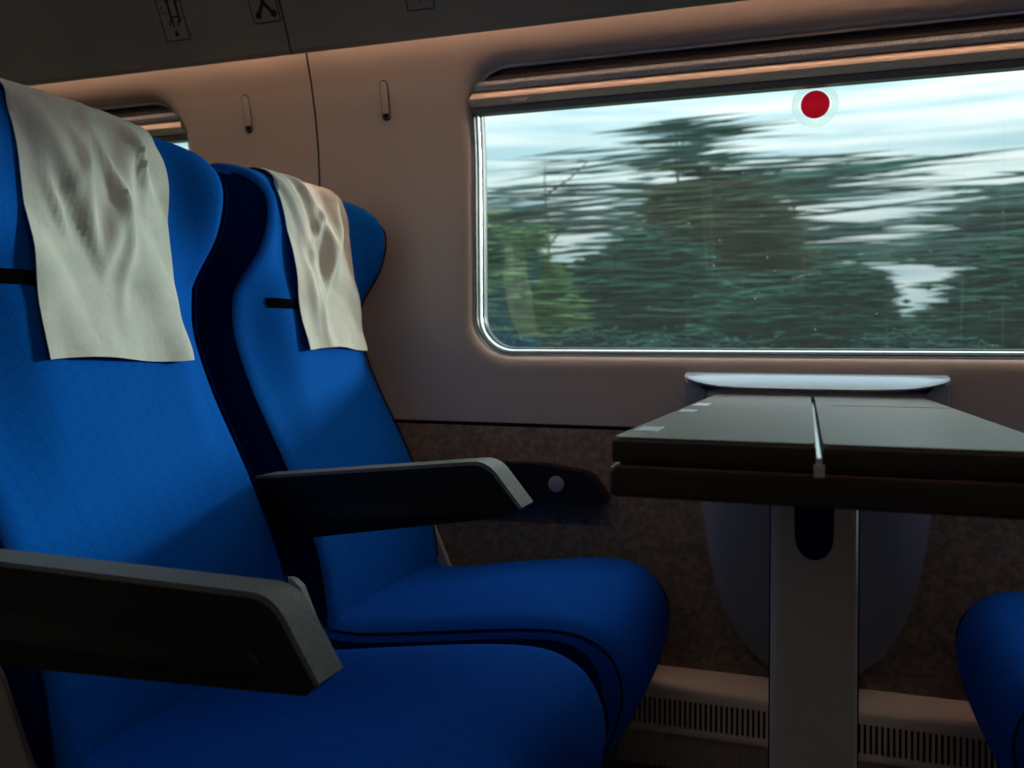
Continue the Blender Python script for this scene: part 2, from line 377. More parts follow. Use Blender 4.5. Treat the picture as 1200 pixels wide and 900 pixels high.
def make_seat(Dc, f, label, group, arm=True):
    root = thing('train_seat', (-.62 * f, Dc, FL), label, 'seat', group)
    obj('backrest', *backrest_mesh(Dc, f), 'blue', root, sharp=60)
    cm, seam, flank = cushion_mesh(Dc, f)
    obj('seat_cushion', *cm, 'seatblue', root, sharp=60)
    for s in (-1, 1):
        obj('side_panel', *side_panel_mesh(Dc, s, f), 'navy', root, sharp=50)
        path = [((front(1, z) - RE * .22) * f, Dc + s * (HW * wf(z) - RE * .18 + .003), z - zdrop(1, z) - RE * .22 * sstep(1.15, ZT, z)) for z in zlist(60) if .36 < z < 1.240]
        obj('backrest_piping', *tube(path, .0022, 6), 'piping', root)
        obj('cushion_piping', *tube([(x * f, Dc + s * (.263 - .008), z + .001) for x, z in seam], .0024, 6), 'piping', root)
        fl = [(x * f, z) for x, z in flank]
        obj('cushion_flank', *prism(fl, Dc + s * .2630, Dc + s * .2655, r=.001, seg=2), 'navy', root)
    # black grab strap across the base of the headrest
    V = []; Fc = []; n = 25; prof = [(.0015, -.010), (.002, 0), (.0015, .010), (-.006, .011), (-.006, -.011)]
    for k in range(n):
        y = -.185 + .30 * k / (n - 1)
        for dx, dz in prof: V.append(((front(y / HW, .96) + dx * 1.6) * f, Dc + y, .962 + dz))
    for k in range(n - 1):
        for j in range(5): Fc.append((k * 5 + j, k * 5 + (j + 1) % 5, (k + 1) * 5 + (j + 1) % 5, (k + 1) * 5 + j))
    Fc += [tuple(range(5)), tuple((n - 1) * 5 + j for j in range(5))]
    obj('headrest_strap', V, Fc, 'strap', root)
    # grey moulded rear shell and the cover plates beside the hinge
    sh = [(B(z) - .002 - .0, z) for z in np.linspace(.30, 1.20, 24)] + [(B(z) - .032, z) for z in np.linspace(1.18, .24, 24)]
    obj('back_shell', *prism([(x * f, z) for x, z in sh], Dc - HW + .030, Dc + HW - .060, r=.008, seg=3), 'shell', root)
    pl = roundpoly([(-.86, .375), (-.905, .475), (-.925, .50), (-1.02, .50), (-1.03, .30), (-.94, .16), (-.80, .16), (-.80, .26)], .012, 4)
    obj('side_cover', *prism([(x * f, z) for x, z in pl], Dc - HW - .013, Dc - HW - .003 + .006, r=.003, seg=2), 'shell', root)
    pr2 = roundpoly([(-.778, .335), (-.832, .455), (-.85, .468), (-.93, .46), (-.95, .20), (-.78, .20)], .008, 4)
    obj('side_cover', *prism([(x * f, z) for x, z in pr2], Dc + HW - .004, Dc + HW + .012, r=.003, seg=2), 'shell', root)
    # steel frame and pedestal under the cushion
    obj('seat_frame', *join(box(*sorted((-.86 * f, -.36 * f)), Dc - .22, Dc + .22, .055, .105, .008), box(*sorted((-.95 * f, -.84 * f)), Dc - .22, Dc + .22, .08, .36, .01)), 'steel', root)
    for s in (-1, 1):
        lg = roundpoly([(-.80, FL), (-.74, .06), (-.50, .06), (-.44, FL)], .01, 3)
        obj('seat_leg', *prism([(x * f, z) for x, z in lg], Dc + s * .19 - .02, Dc + s * .19 + .02, r=.004, seg=2), 'steel', root)
    if arm: armrest(Dc - .320 if arm is True else arm, root, f)
    return root

def make_cover(Dc, f, label, group, seed=0, w=.146, z0=.862, shift=0.0):
    """disposable headrest cloth draped over the top of the backrest, creased and rumpled"""
    rs = np.random.RandomState(seed); ctr = Dc + shift
    path = []  # (kind, z) walking from front hem, over the top, down the back
    for k in range(64): path.append(('f', z0 + (ZT - z0) * (1 - (1 - k / 63) ** 1.35)))
    for k in range(1, 16): path.append(('b', ZT - .20 * (k / 15) ** 1.6))
    n = 44; V = []; Fc = []
    folds = [(rs.uniform(-.8, .8), rs.uniform(.96, 1.2), rs.uniform(-.9, .9), rs.uniform(.008, .016)) for _ in range(9)]
    for side in (0, 1):
        for kind, z in path:
            for j in range(n):
                u = -1 + 2 * j / (n - 1)
                flare = 1 - .03 * sstep(1.12, .86, z) * (1 if kind == 'f' else 0)
                y = u * w * flare
                t = (y + shift) / HW; zz = z - zdrop(t, z)
                rum = 0
                if kind == 'f':
                    x = front(t, z)
                    amp = sstep(.90, 1.02, z) * (1 - sstep(1.20, 1.25, z))
                    for (cu, cz, sl, wd) in folds:
                        d = ((u * w) - cu * w * .9 - (z - cz) * sl * .6); fall = math.exp(-((z - cz) / .09) ** 2)
                        rum += .0100 * math.exp(-(d / wd) ** 2) * fall
                    # one big V shaped tuck falling from the crown
                    d = abs(u * w + .01) - (1.18 - z) * -.10; tv = sstep(1.0, 1.1, z)
                    rum += amp * .016 * math.exp(-((abs(u * w + .02) - (z - .99) * .42) / .022) ** 2)
                    rum += amp * .009 * math.sin(u * 4.3 + z * 22 + seed) + .0022 * math.sin(u * 9 + z * 15 + seed * 2) + .003 * math.sin(u * 2.5 + z * 9 + seed)
                    hem = .006 * sstep(.93, .86, z) * (1 + math.sin(u * 5 + seed))
                    off = .0085 + max(rum, -.002) + hem
                    xx = x + off; zz = zz + .006 * sstep(1.2, ZT, z)
                    if z < z0 + .001: zz += .004 * math.sin(u * 3 + seed)
                else:
                    xx = B(z) - .034 * sstep(ZT, 1.22, z) - .010; zz = zz + .006 * sstep(1.2, ZT, z)
                if side: xx -= .0018 * (1 if kind == 'f' else -1); zz -= .0016 * sstep(1.22, ZT, z)
                V.append((xx * f, ctr + y, zz))
    R = len(path); m = R * n
    for i in range(R - 1):
        for j in range(n - 1):
            a = (i * n + j, i * n + j + 1, (i + 1) * n + j + 1, (i + 1) * n + j); Fc.append(a); Fc.append(tuple(q + m for q in a))
    for i in range(R - 1):
        for j in (0, n - 1): Fc.append((i * n + j, (i + 1) * n + j, (i + 1) * n + j + m, i * n + j + m))
    for j in range(n - 1):
        for i in (0, R - 1): Fc.append((i * n + j, i * n + j + 1, i * n + j + 1 + m, i * n + j + m))
    o = obj('headrest_cover', V, Fc, 'cloth', None, origin=(-1.1 * f, ctr, 1.26), sharp=70)
    return tag(o, label, 'headrest cover', group)

D1, D2 = 1.068, 1.693
near = make_seat(D1, 1, 'blue fabric train seat nearest the aisle, on the left, with a level black armrest', 'blue seats on the left')
far = copy_tree(near); far.location.y += D2 - D1
cv = [c for c in far.children if c.name.startswith('side_cover')]
for c in cv:
    ly = sum(v.co.y for v in c.data.vertices)
    c.location.x -= .055 if ly < 0 else .028
far['label'] = 'blue fabric train seat beside the window wall, behind the aisle seat, its armrest tilted up'
for ch in far.children:
    if ch.name.startswith('armrest'): ch.rotation_euler.y = -.118; ch.location.z += .004; ch.scale.y = 1.38
opp = make_seat(D2, -1, 'blue train seat across the table at the right edge, only its rounded cushion front showing', 'blue seats across the table')
make_cover(D1, 1, 'large rumpled off-white paper cover draped over the headrest of the aisle seat', 'headrest covers on the left', 3, w=.144, z0=.850)
make_cover(D2, 1, 'off-white paper cover draped over the headrest of the seat beside the window wall', 'headrest covers on the left', 8, w=.134, z0=.872, shift=.015)

# ------------------------------------------------------------------ coach shell
WB = 2.02
def wallD(z):   # inner face of the window wall: upright below, leaning in above the sill
    if z < .8: return WB
    d = WB - (z - .8) * .036
    if z > 1.30: d -= .55 * (z - 1.30) ** 2
    return d

def rrect(x0, x1, z0, z1, r, n=10, m=26):
    """rounded rectangle loop, r = (bottom, top) radii; same number of points every time"""
    rb, rt = r; P = []
    def line(a, b, k):
        for i in range(k): t = i / k; P.append((a[0] + (b[0] - a[0]) * t, a[1] + (b[1] - a[1]) * t))
    def arc(cx, cz, rr, a0, k):
        for i in range(k): a = a0 + PI / 2 * i / k; P.append((cx + rr * math.cos(a), cz + rr * math.sin(a)))
    line((x0 + rb, z0), (x1 - rb, z0), m); arc(x1 - rb, z0 + rb, rb, -PI / 2, n)
    line((x1, z0 + rb), (x1, z1 - rt), m // 2); arc(x1 - rt, z1 - rt, rt, 0, n)
    line((x1 - rt, z1), (x0 + rt, z1), m); arc(x0 + rt, z1 - rt, rt, PI / 2, n)
    line((x0, z1 - rt), (x0, z0 + rb), m // 2); arc(x0 + rb, z0 + rb, rb, PI, n)
    return P

def loft(loops, close_ends=False):
    V = []; Fc = []; n = len(loops[0])
    for l in loops: V += list(l)
    for i in range(len(loops) - 1):
        for j in range(n): Fc.append((i * n + j, i * n + (j + 1) % n, (i + 1) * n + (j + 1) % n, (i + 1) * n + j))
    return V, Fc

WZ0, WZ1, WR = .858, 1.553, (.100, .105)
def ring_wall(X0, X1, Z0, Z1, hx0, hx1, dfun, flip=1, extra=0, hole=None):
    hz0, hz1, hr = hole or (WZ0, WZ1, WR)
    inner = rrect(hx0, hx1, hz0, hz1, hr)
    def sq(l):
        out = []
        for x, z in l:
            # project the hole loop outwards on to the outer rectangle
            tx = (x - hx0) / (hx1 - hx0); tz = (z - hz0) / (hz1 - hz0); out.append((tx, tz))
        return out
    outer = rrect(X0, X1, Z0, Z1, (1e-4, 1e-4))
    loops = []
    # rounded lip turning into the opening
    for k in range(6):
        a = PI / 2 * k / 5; rr = .016 * (1 - math.sin(a)); dd = .016 * (1 - math.cos(a))
        l = rrect(hx0 - .016 + .016 * math.sin(PI / 2 - a) if 0 else hx0, hx1, hz0, hz1, hr)
        loops.append((l, a))
    full = []
    cx = (hx0 + hx1) / 2; cz = (hz0 + hz1) / 2
    def grow(g): return rrect(hx0 - g, hx1 + g, hz0 - g, hz1 + g, (hr[0] + g, hr[1] + g))
    R = .026
    full.append([(x, dfun(z) + flip * .085, z) for x, z in grow(-.004)])
    full.append([(x, dfun(z) + flip * .045, z) for x, z in grow(-.002)])
    for k in range(6):
        a = PI / 2 * k / 5
        full.append([(x, dfun(z) + flip * R * (1 - math.sin(a)), z) for x, z in grow(R * (1 - math.cos(a)))])
    g = grow(R + .02); full.append([(x, dfun(z), z) for x, z in g])
    for k in range(1, 15):
        t = k / 14; l = []
        for (a, b), (c, d) in zip(g, outer): x = a + (c - a) * t; z = b + (d - b) * t; l.append((x, dfun(z), z))
        full.append(l)
    return loft(full)

def glazing(idx, hx0, hx1, dfun, flip=1):
    """everything fixed inside one window opening"""
    def grow(g, zt=0): return rrect(hx0 - g, hx1 + g, WZ0 - g, WZ1 + g + zt, (WR[0] + g, WR[1] + g))
    def ring(steps): return loft([[(x, dfun(z) + flip * (dd + .012), z) for x, z in grow(-gg)] for gg, dd in steps])
    w = tag(bpy.data.objects.new('window_%d' % idx, None), kind='structure'); COL.objects.link(w)
    w.location = ((hx0 + hx1) / 2, dfun(WZ0) + flip * .03, WZ0)
    w['label'] = 'wide train window with rounded corners' 
    obj('trim_ring', *ring([(.0, .010), (.0005, .007), (.004, .009), (.006, .016), (.006, .04), (0, .04), (0, .010)]), 'chrome', w)
    obj('gasket', *ring([(.005, .014), (.008, .012), (.010, .018), (.011, .05), (.004, .05), (.005, .014)]), 'rubber', w)
    obj('window_frame', *ring([(.010, .022), (.0125, .020), (.016, .026), (.017, .050), (.010, .050), (.010, .022)]), 'chrome', w)
    obj('seal', *ring([(.016, .034), (.019, .033), (.021, .038), (.021, .055), (.016, .055), (.016, .034)]), 'rubber', w)
    a = [(x, dfun(z) + flip * .056, z) for x, z in grow(-.018)]; b = [(x, y + flip * .005, z) for x, y, z in a]
    V = a + b; n = len(a); Fc = [tuple(range(n)), tuple(range(n, 2 * n))] + [(i, (i + 1) % n, n + (i + 1) % n, n + i) for i in range(n)]
    # glass is a flat pane: keep it a plane by refitting the depth to the straight lean
    def flat(z): return WB - (z - .8) * .040
    if flip == 1:
        V = [(x, flat(z) + .055 + (.006 if i >= n else 0), z) for i, (x, y, z) in enumerate(V)]
    p = obj('pane', V, Fc, 'glass', w, smooth=False)
    return w

XL, XM, XR = -3.9, -1.205, 2.3
H1 = (-.787, 1.62); H2 = (-3.55, -1.618)
ztop = 1.70
tag(obj('wall_right', *ring_wall(XM + .0025, XR, .695, ztop, *H1, wallD), 'wall'), kind='structure')
tag(obj('wall_right', *ring_wall(XL, XM - .0025, .695, ztop, *H2, wallD), 'wall'), kind='structure')
glazing(1, *H1, wallD); glazing(2, *H2, wallD)
# skin of the coach outside the wall panels
tag(obj('wall_outer', *join(*[ring_wall(a, b, -.1, 2.3, h[0] - .06, h[1] + .06, lambda z: WB + .115 - max(z - .8, 0) * .036, hole=(WZ0 - .06, WZ1 + .03, (.15, .15))) for a, b, h in ((XM, XR, H1), (XL, XM, H2))]), 'steel'), kind='structure')
# dark backing seen in the joint between the two wall panels
def strip_on_wall(x0, x1, z0, z1, off, th, nz=20):
    V = []; Fc = []
    for i in range(nz + 1):
        z = z0 + (z1 - z0) * i / nz; d = wallD(z) - off
        V += [(x0, d, z), (x1, d, z), (x1, d + th, z), (x0, d + th, z)]
    for i in range(nz):
        for j in range(4): Fc.append((i * 4 + j, i * 4 + (j + 1) % 4, i * 4 + 4 + (j + 1) % 4, i * 4 + 4 + j))
    Fc += [(0, 1, 2, 3), (nz * 4, nz * 4 + 1, nz * 4 + 2, nz * 4 + 3)]
    return V, Fc
tag(obj('trim_1', *strip_on_wall(XM - .006, XM + .006, .697, ztop, -.002, .006), 'dark'), kind='structure')
# lower wall: carpeted panel, with a black joint line above it
tag(obj('wall_right_lower', *box(XL, XR, WB - .001, WB + .05, FL, .6855), 'carpet'), kind='structure')
tag(obj('trim_2', *box(XL, XR, WB + .002, WB + .05, .684, .698), 'dark'), kind='structure')

# floor and the rest of the coach body
tag(obj('floor', *box(XL, XR, -1.1, WB + .05, FL - .05, FL), 'floor'), kind='structure')
MID = .5
def oppD(z): return 2 * MID - wallD(z)
tag(obj('wall_left', *ring_wall(XL, XR, FL, ztop, -1.1, 1.3, oppD, -1), 'wall'), kind='structure')
glazing(3, -1.1, 1.3, oppD, -1)
tag(obj('wall_front', *box(XR, XR + .05, -1.1, WB + .05, FL, 2.3), 'wall'), kind='structure')
tag(obj('wall_rear', *box(XL - .05, XL, -1.1, WB + .05, FL, 2.3), 'wall'), kind='structure')
# luggage rack fascia: lip over the wall, leaning face, then the ceiling vault
FP0, FD = (1.825, 1.64), (-.466, .885)
fpts = [(1.90, 1.72), (1.885, 1.68), (1.878, 1.61), (1.866, 1.594), (1.852, 1.590), (1.842, 1.597), (1.836, 1.615), (1.825, 1.64)]
for k in range(1, 12): s = .03 * k; fpts.append((FP0[0] + FD[0] * s, FP0[1] + FD[1] * s))
fpts += [(1.64, 1.965), (1.56, 2.03), (1.44, 2.08), (1.44, 2.12), (1.90, 2.12)]
def extr_x(pts, x0, x1, cut=0):
    return prism(pts, x0, x1, 'x')
XS = -1.193
for x0, x1, nm in ((XL, XS - .0025, 'ceiling_side'), (XS + .0025, XR, 'ceiling_side')):
    tag(obj(nm, *extr_x(fpts, x0, x1), 'fascia', sharp=30), kind='structure')
ins = [(d + .006 if d < 1.88 else d, z + .002) for d, z in fpts]
tag(obj('trim_3', *extr_x(ins, XS - .004, XS + .004), 'dark'), kind='structure')
vault = [(1.45, 2.08), (1.2, 2.14), (.9, 2.17), (.5, 2.18), (.1, 2.17), (-.2, 2.14), (-.44, 2.08), (-.44, 2.2), (1.45, 2.2)]
tag(obj('ceiling', *extr_x(vault, XL, XR), 'lining'), kind='structure')
tag(obj('ceiling_side', *extr_x([(2 * MID - d, z) for d, z in fpts], XL, XR), 'fascia', sharp=30), kind='structure')
tag(obj('ceiling_outer', *join(box(XL, XR, 1.40, WB + .1, 2.12, 2.2), box(XL, XR, -1.1, -.4, 2.12, 2.2), box(XL, XR, 1.88, WB + .08, 1.70, 1.74), box(XL, XR, -1.08, -.88, 1.70, 1.74)), 'steel'), kind='structure')

# warm light strips hidden in the slot between rack and wall
for y, nm in ((1.915, 'warm light strip glowing in the slot between luggage rack and window wall'), (2 * MID - 1.915, 'warm light strip above the windows across the aisle')):
    t = thing('light_strip', (0, y, 1.69), nm, 'light')
    obj('light_tube', *tube([(XL + .1, y, 1.672), (XR - .1, y, 1.672)], .008, 10), 'cove', t)
    obj('housing', *box(XL + .08, XR - .08, y - .014, y + .014, 1.682, 1.698, .002), 'shell', t)

t = thing('fill_lamp', (-.6, MID, 2.18), 'long warm white fill lamp added out of view along the middle of the coach ceiling', 'lamp')  # fill lamp added out of view to brighten the window wall
obj('diffuser', *box(-3.4, 2.0, MID - .05, MID + .05, 2.150, 2.160, .003), 'lamp', t)
obj('housing', *box(-3.42, 2.02, MID - .06, MID + .06, 2.160, 2.176, .003), 'shell', t)

# ------------------------------------------------------------------ signs on the fascia
def on_fascia(x, s, off=.0006): return (x, FP0[0] + FD[0] * s - FD[1] * off, FP0[1] + FD[1] * s + FD[0] * off)
def flat(poly, off0, off1):
    n = len(poly); V = [on_fascia(x, s, off0) for x, s in poly] + [on_fascia(x, s, off1) for x, s in poly]
    return V, [tuple(range(n)), tuple(range(n, 2 * n))] + [(i, (i + 1) % n, n + (i + 1) % n, n + i) for i in range(n)]
def frame2d(x0, x1, s0, s1, w, o0, o1):
    return join(*[flat(p, o0, o1) for p in ([(x0, s0), (x1, s0), (x1, s0 + w), (x0, s0 + w)], [(x0, s1 - w), (x1, s1 - w), (x1, s1), (x0, s1)], [(x0, s0 + w), (x0 + w, s0 + w), (x0 + w, s1 - w), (x0, s1 - w)], [(x1 - w, s0 + w), (x1, s0 + w), (x1, s1 - w), (x1 - w, s1 - w)])])
def disc2(cx, cy, r, n=16): return [(cx + r * math.cos(2 * PI * i / n), cy + r * math.sin(2 * PI * i / n)) for i in range(n)]
def stroke(x0, y0, x1, y1, w):
    dx, dy = x1 - x0, y1 - y0; l = math.hypot(dx, dy); nx, ny = -dy / l * w / 2, dx / l * w / 2
    return [(x0 + nx, y0 + ny), (x1 + nx, y1 + ny), (x1 - nx, y1 - ny), (x0 - nx, y0 - ny)]
def sign(x0, x1, s0, s1, shapes, label):
    t = thing('pictogram_sign', on_fascia((x0 + x1) / 2, s0), label, 'sign')
    obj('plate', *flat([(x0, s0), (x1, s0), (x1, s1), (x0, s1)], .0, .0008), 'fascia', t, smooth=False)
    obj('border', *frame2d(x0, x1, s0, s1, .0022, .0008, .0014), 'ink', t, smooth=False)
    W = x1 - x0; S = s1 - s0
    obj('pictogram', *join(*[flat([(x0 + a * W, s0 + b * W) for a, b in p], .0008, .0014) for p in shapes]), 'ink', t, smooth=False)
sign(-1.538, -1.466, .0065, .1075, [stroke(.46, 1.25, .46, .70, .09), stroke(.78, 1.2, .78, .62, .09), stroke(.46, .78, .80, .78, .06), disc2(.46, 1.30, .075), disc2(.80, 1.26, .075),
     stroke(.46, .72, .30, .52, .07), stroke(.50, .70, .46, .46, .06), stroke(.72, .66, .66, .48, .06), stroke(.8, .66, .72, .60, .06), stroke(.50, .34, .50, .16, .09), disc2(.50, .22, .075),
     stroke(.12, 1.1, .2, .92, .025), stroke(.2, .92, .34, .92, .025), stroke(.12, 1.1, .26, 1.16, .025)],
     'framed black pictogram sign on the dark luggage rack, leftmost of the three')
sign(-1.276, -1.200, .021, .128, [disc2(.48, 1.0, .20), [(.28, 1.22), (.70, 1.22), (.68, .86), (.32, .86)], stroke(.48, .86, .50, .58, .12), stroke(.50, .62, .24, .22, .11), stroke(.50, .62, .80, .24, .11), disc2(.24, .24, .11), disc2(.80, .24, .11)],
     'framed black pictogram sign on the dark luggage rack, beside the panel joint')
sign(-.870, -.802, .0045, .105, [[(.38, .62), (.62, .62), (.50, .22)], stroke(.5, 1.1, .5, .6, .10), disc2(.5, 1.2, .1)],
     'framed black pictogram sign on the dark luggage rack, rightmost of the three')

# coat hook slots
for x, lb in ((-1.003, 'narrow recessed coat hook slot beside the large window'), (-1.408, 'narrow recessed coat hook slot between the panel joint and the left window')):
    t = thing('coat_hook', (x, wallD(1.45), 1.445), lb, 'coat hook', 'coat hooks on the window wall')
    def pill(w, z0, z1, o0, o1):
        L = [(x + w * math.cos(a), z0 + w + w * math.sin(a)) for a in [PI + PI * i / 10 for i in range(11)]] + [(x + w * math.cos(a), z1 - w + w * math.sin(a)) for a in [PI * i / 10 for i in range(11)]]
        n = len(L); V = [(a, wallD(b) - o0, b) for a, b in L] + [(a, wallD(b) - o1, b) for a, b in L]
        return V, [tuple(range(n)), tuple(range(n, 2 * n))] + [(i, (i + 1) % n, n + (i + 1) % n, n + i) for i in range(n)]
    obj('slot_rim', *pill(.0118, 1.4455, 1.5415, -.001, .0008), 'dark', t, smooth=False)
    obj('hook_flap', *pill(.0092, 1.450, 1.5385, .0005, .0030), 'wall', t)
    obj('finger_hole', *pill(.0082, 1.451, 1.468, .0030, .0034), 'dark', t, smooth=False)

# ------------------------------------------------------------------ roller blinds
def blind(hx0, hx1, label):
    """rolled-up blind filling the top of a window opening"""
    t = thing('roller_blind', ((hx0 + hx1) / 2, wallD(1.5), 1.452), label, 'blind', 'roller blinds')
    def xw(z, g=.002):   # half opening at this height following the rounded top corners
        r = WR[1]; dz = z - (WZ1 - r)
        return (hx0 + g + (r - math.sqrt(max(r * r - dz * dz, 0)) if dz > 0 else 0), hx1 - g - (r - math.sqrt(max(r * r - dz * dz, 0)) if dz > 0 else 0))
    def shaped(prof, nx=60, wob=0):
        V = []; Fc = []; n = len(prof)
        for i in range(nx + 1):
            for off, z in prof:
                a, b = xw(z); x = a + (b - a) * i / nx; V.append((x, wallD(z) + off + .012, z + wob * math.sin(x * 37) * .5))
        for i in range(nx):
            for j in range(n): Fc.append((i * n + j, i * n + (j + 1) % n, (i + 1) * n + (j + 1) % n, (i + 1) * n + j))
        Fc += [tuple(range(n)), tuple(nx * n + j for j in range(n))]
        return V, Fc
    roll = [(.052, 1.550), (.034, 1.5505), (.026, 1.545), (.016, 1.534), (.012, 1.526), (.012, 1.5205), (.052, 1.5205)]
    obj('cassette', *shaped(roll), 'cassette', t, sharp=60)
    brush = [(.050, 1.5215), (.006, 1.5210), (-.003, 1.5165), (-.006, 1.508), (-.001, 1.4985), (.050, 1.4985)]
    obj('blind_roll', *shaped(brush), 'blindcloth', t, sharp=60)
    rail = [(.040, 1.496), (.004, 1.4965), (-.002, 1.493), (-.009, 1.482), (-.010, 1.478), (-.006, 1.474), (.004, 1.466), (.040, 1.466)]
    obj('bottom_rail', *shaped(rail), 'rail', t, sharp=50)
    low = [(.036, 1.4665), (.012, 1.4665), (.011, 1.456), (.014, 1.450), (.036, 1.449)]
    obj('rail_seal', *shaped(low), 'railedge', t)
    # shallow finger pull moulded at the end of the rail
    for xs in (hx0 + .13,):
        tab = roundpoly([(xs - .03, 1.4775), (xs + .035, 1.4775), (xs + .02, 1.4665), (xs - .012, 1.4665)], .004, 4)
        obj('finger_pull', *prism(tab, wallD(1.47) + .004, wallD(1.47) + .022, r=.002, seg=2), 'rail', t)
blind(*H1, 'rolled-up grey blind with beige bottom rail along the top of the large window')
blind(*H2, 'rolled-up blind at the top of the small visible window corner behind the headrest')

t = thing('roller_blind', (.1, 2 * MID - wallD(1.5) - .0, .86), 'unseen pulled-down grey blind added to darken the window across the aisle', 'blind')  # unseen blind added to block the bright window on this side
V = []; Fc = []
for i in range(21):
    z = .86 + (1.54 - .86) * i / 20
    for y in (oppD(z) - .012, oppD(z) - .014): V += [(-1.085, y, z), (1.285, y, z)]
for i in range(20):
    a = i * 4
    for q in ((0, 1, 5, 4), (2, 3, 7, 6), (0, 2, 6, 4), (1, 3, 7, 5)): Fc.append(tuple(a + k for k in q))
obj('blind_cloth', V, Fc, 'blindcloth', t)
obj('bottom_rail', *box(-1.08, 1.28, oppD(.87) - .02, oppD(.87) - .006, .862, .882, .004), 'rail', t)
# red dot sticker on the glass
gz = 1.418
def gd(z): return WB - (z - .8) * .040 + .055
t = thing('window_sticker', (.014, gd(gz), gz), 'round red sticker with a clear white ring at the top of the window', 'sticker')
def gdisc(r0, r1, o0, o1, n=40):
    V = []; Fc = []
    for o in (o0, o1):
        for r in (r0, r1):
            for i in range(n): a = 2 * PI * i / n; z = gz + r * math.sin(a); V.append((.014 + r * math.cos(a), gd(z) - o, z))
    def q(a, b):
        for i in range(n): Fc.append((a * n + i, a * n + (i + 1) % n, b * n + (i + 1) % n, b * n + i))
    if r0 > 0: q(0, 1); q(2, 3); q(1, 3); q(0, 2)
    else: Fc.append(tuple(n + i for i in range(n))); Fc.append(tuple(3 * n + i for i in range(n))); q(1, 3); V_ = V
    return V, Fc
obj('red_dot', *gdisc(0, .0305, .0006, .0014), 'red', t, smooth=False)
obj('clear_ring', *gdisc(.034, .0485, .0004, .0008), 'haze', t, smooth=False)
obj('white_rim', *gdisc(.0465, .050, .0009, .0014), 'white', t, smooth=False)

# ------------------------------------------------------------------ armrest fixed on the wall
t = thing('side_armrest', (-.7, 2.0, .51), 'black armrest fixed to the window wall, with a small round grey button', 'armrest')
wp = roundpoly([(-.905, .505), (-.905, .590), (-.86, .600), (-.60, .604), (-.475, .588), (-.432, .532), (-.440, .516)], [.01, .02, .1, .1, .05, .008, .008], 6)
ab = obj('armrest_body', *prism(wp, 1.969, WB + .004, r=.008, seg=4), 'black', t)
obj('round_button', *join(prism(disc2(-.552, .560, .0185, 28), 1.965, 1.972, r=.0015, seg=2), tube([(-.552 + .0125 * math.cos(a * PI / 12), 1.965, .560 + .0125 * math.sin(a * PI / 12)) for a in range(24)], .0012, 6, True)), 'button', t)

# ------------------------------------------------------------------ table
TX = .012
tb = thing('folding_table', (TX, 1.25, FL), 'dark wooden folding table with two folded leaves on a single grey post by the window', 'table')
def leaf(x0, x1, y0, y1, z0, z1, r): return prism(roundpoly([(x0, y0), (x1, y0), (x1, y1), (x0, y1)], [.006] * 4, 4), z0, z1, 'z', r=r, seg=4)
L0, L1, LM = TX - .196, TX + .212, TX - .0005
ll = obj('table_leaf', *leaf(L0, LM - .0035, .870, 1.935, .7525, .7785, .006), 'woodtop', tb)
rl = obj('table_leaf', *leaf(LM + .0035, L1, .870, 1.935, .7525, .7785, .006), 'woodtop', tb)
obj('leaf_joint', *box(LM + .03, L1 - .004, 1.565, 1.569, .7782, .7790), 'wood', rl)
for x0, x1 in ((L0 - .0015, LM - .0032), (LM + .0032, L1 + .0015)):
    obj('leaf_edge_band', *prism(roundpoly([(x0, .8675), (x1, .8675), (x1, .876), (x0, .876)], .002, 2), .7535, .7755, 'z', r=.003, seg=3), 'wood', tb)
obj('lower_top', *leaf(L0 - .004, L1 + .004, .866, 1.94, .719, .7475, .005), 'wood', tb)
obj('brown_lip', *leaf(L0 - .0005, L1 + .0005, .868, 1.93, .7473, .7500, .001), 'woodlip', tb)
obj('hinge_strip', *join(box(LM - .0028, LM + .0028, .8662, 1.93, .7475, .7655, .0008), box(LM - .005, LM + .005, .8650, .8675, .7470, .7595, .0006)), 'chrome', tb)
for a, b in ((1.015, 1.075), (1.29, 1.35), (1.46, 1.54)):  # small pale rectangles along the left edge of the top
    obj('edge_mark', *box(L0 + .006, L0 + .030 if a < 1.2 else L0 + .028, a - (.07 if a < 1.2 else 0), b - (.07 if a < 1.2 else 0), .7783, .7790), 'pale', ll, smooth=False)
pp = roundpoly([(TX - .056, 1.195), (TX + .052, 1.195), (TX + .052, 1.30), (TX - .056, 1.30)], .016, 6)
po = obj('table_post', *prism(pp, FL, .720, 'z'), 'post', tb)
for s in (-1, 1):
    x = TX - .002 + s * .0535
    obj('post_groove', *box(x - .0022, x + .0022, 1.2105, 1.285, FL + .001, .7195), 'dark', po)
ul = [(TX - .002 + .0235 * math.cos(a), .628 + .030 * math.sin(a)) for a in [PI + PI * i / 14 for i in range(15)]] + [(TX + .0240, .719), (TX - .028, .719)]
obj('post_slot', *prism(ul, 1.1925, 1.197, r=.001, seg=2), 'navy', po)
bx0, bx1 = TX - .11, TX + .11
obj('post_foot', *prism(roundpoly([(bx0, 1.14), (bx1, 1.14), (bx1, 1.36), (bx0, 1.36)], .02, 5), FL, FL + .012, 'z', r=.004), 'steel', tb)
obj('table_bracket', *box(TX - .15, TX + .15, 1.16, 1.90, .700, .7195, .004), 'steel', tb)

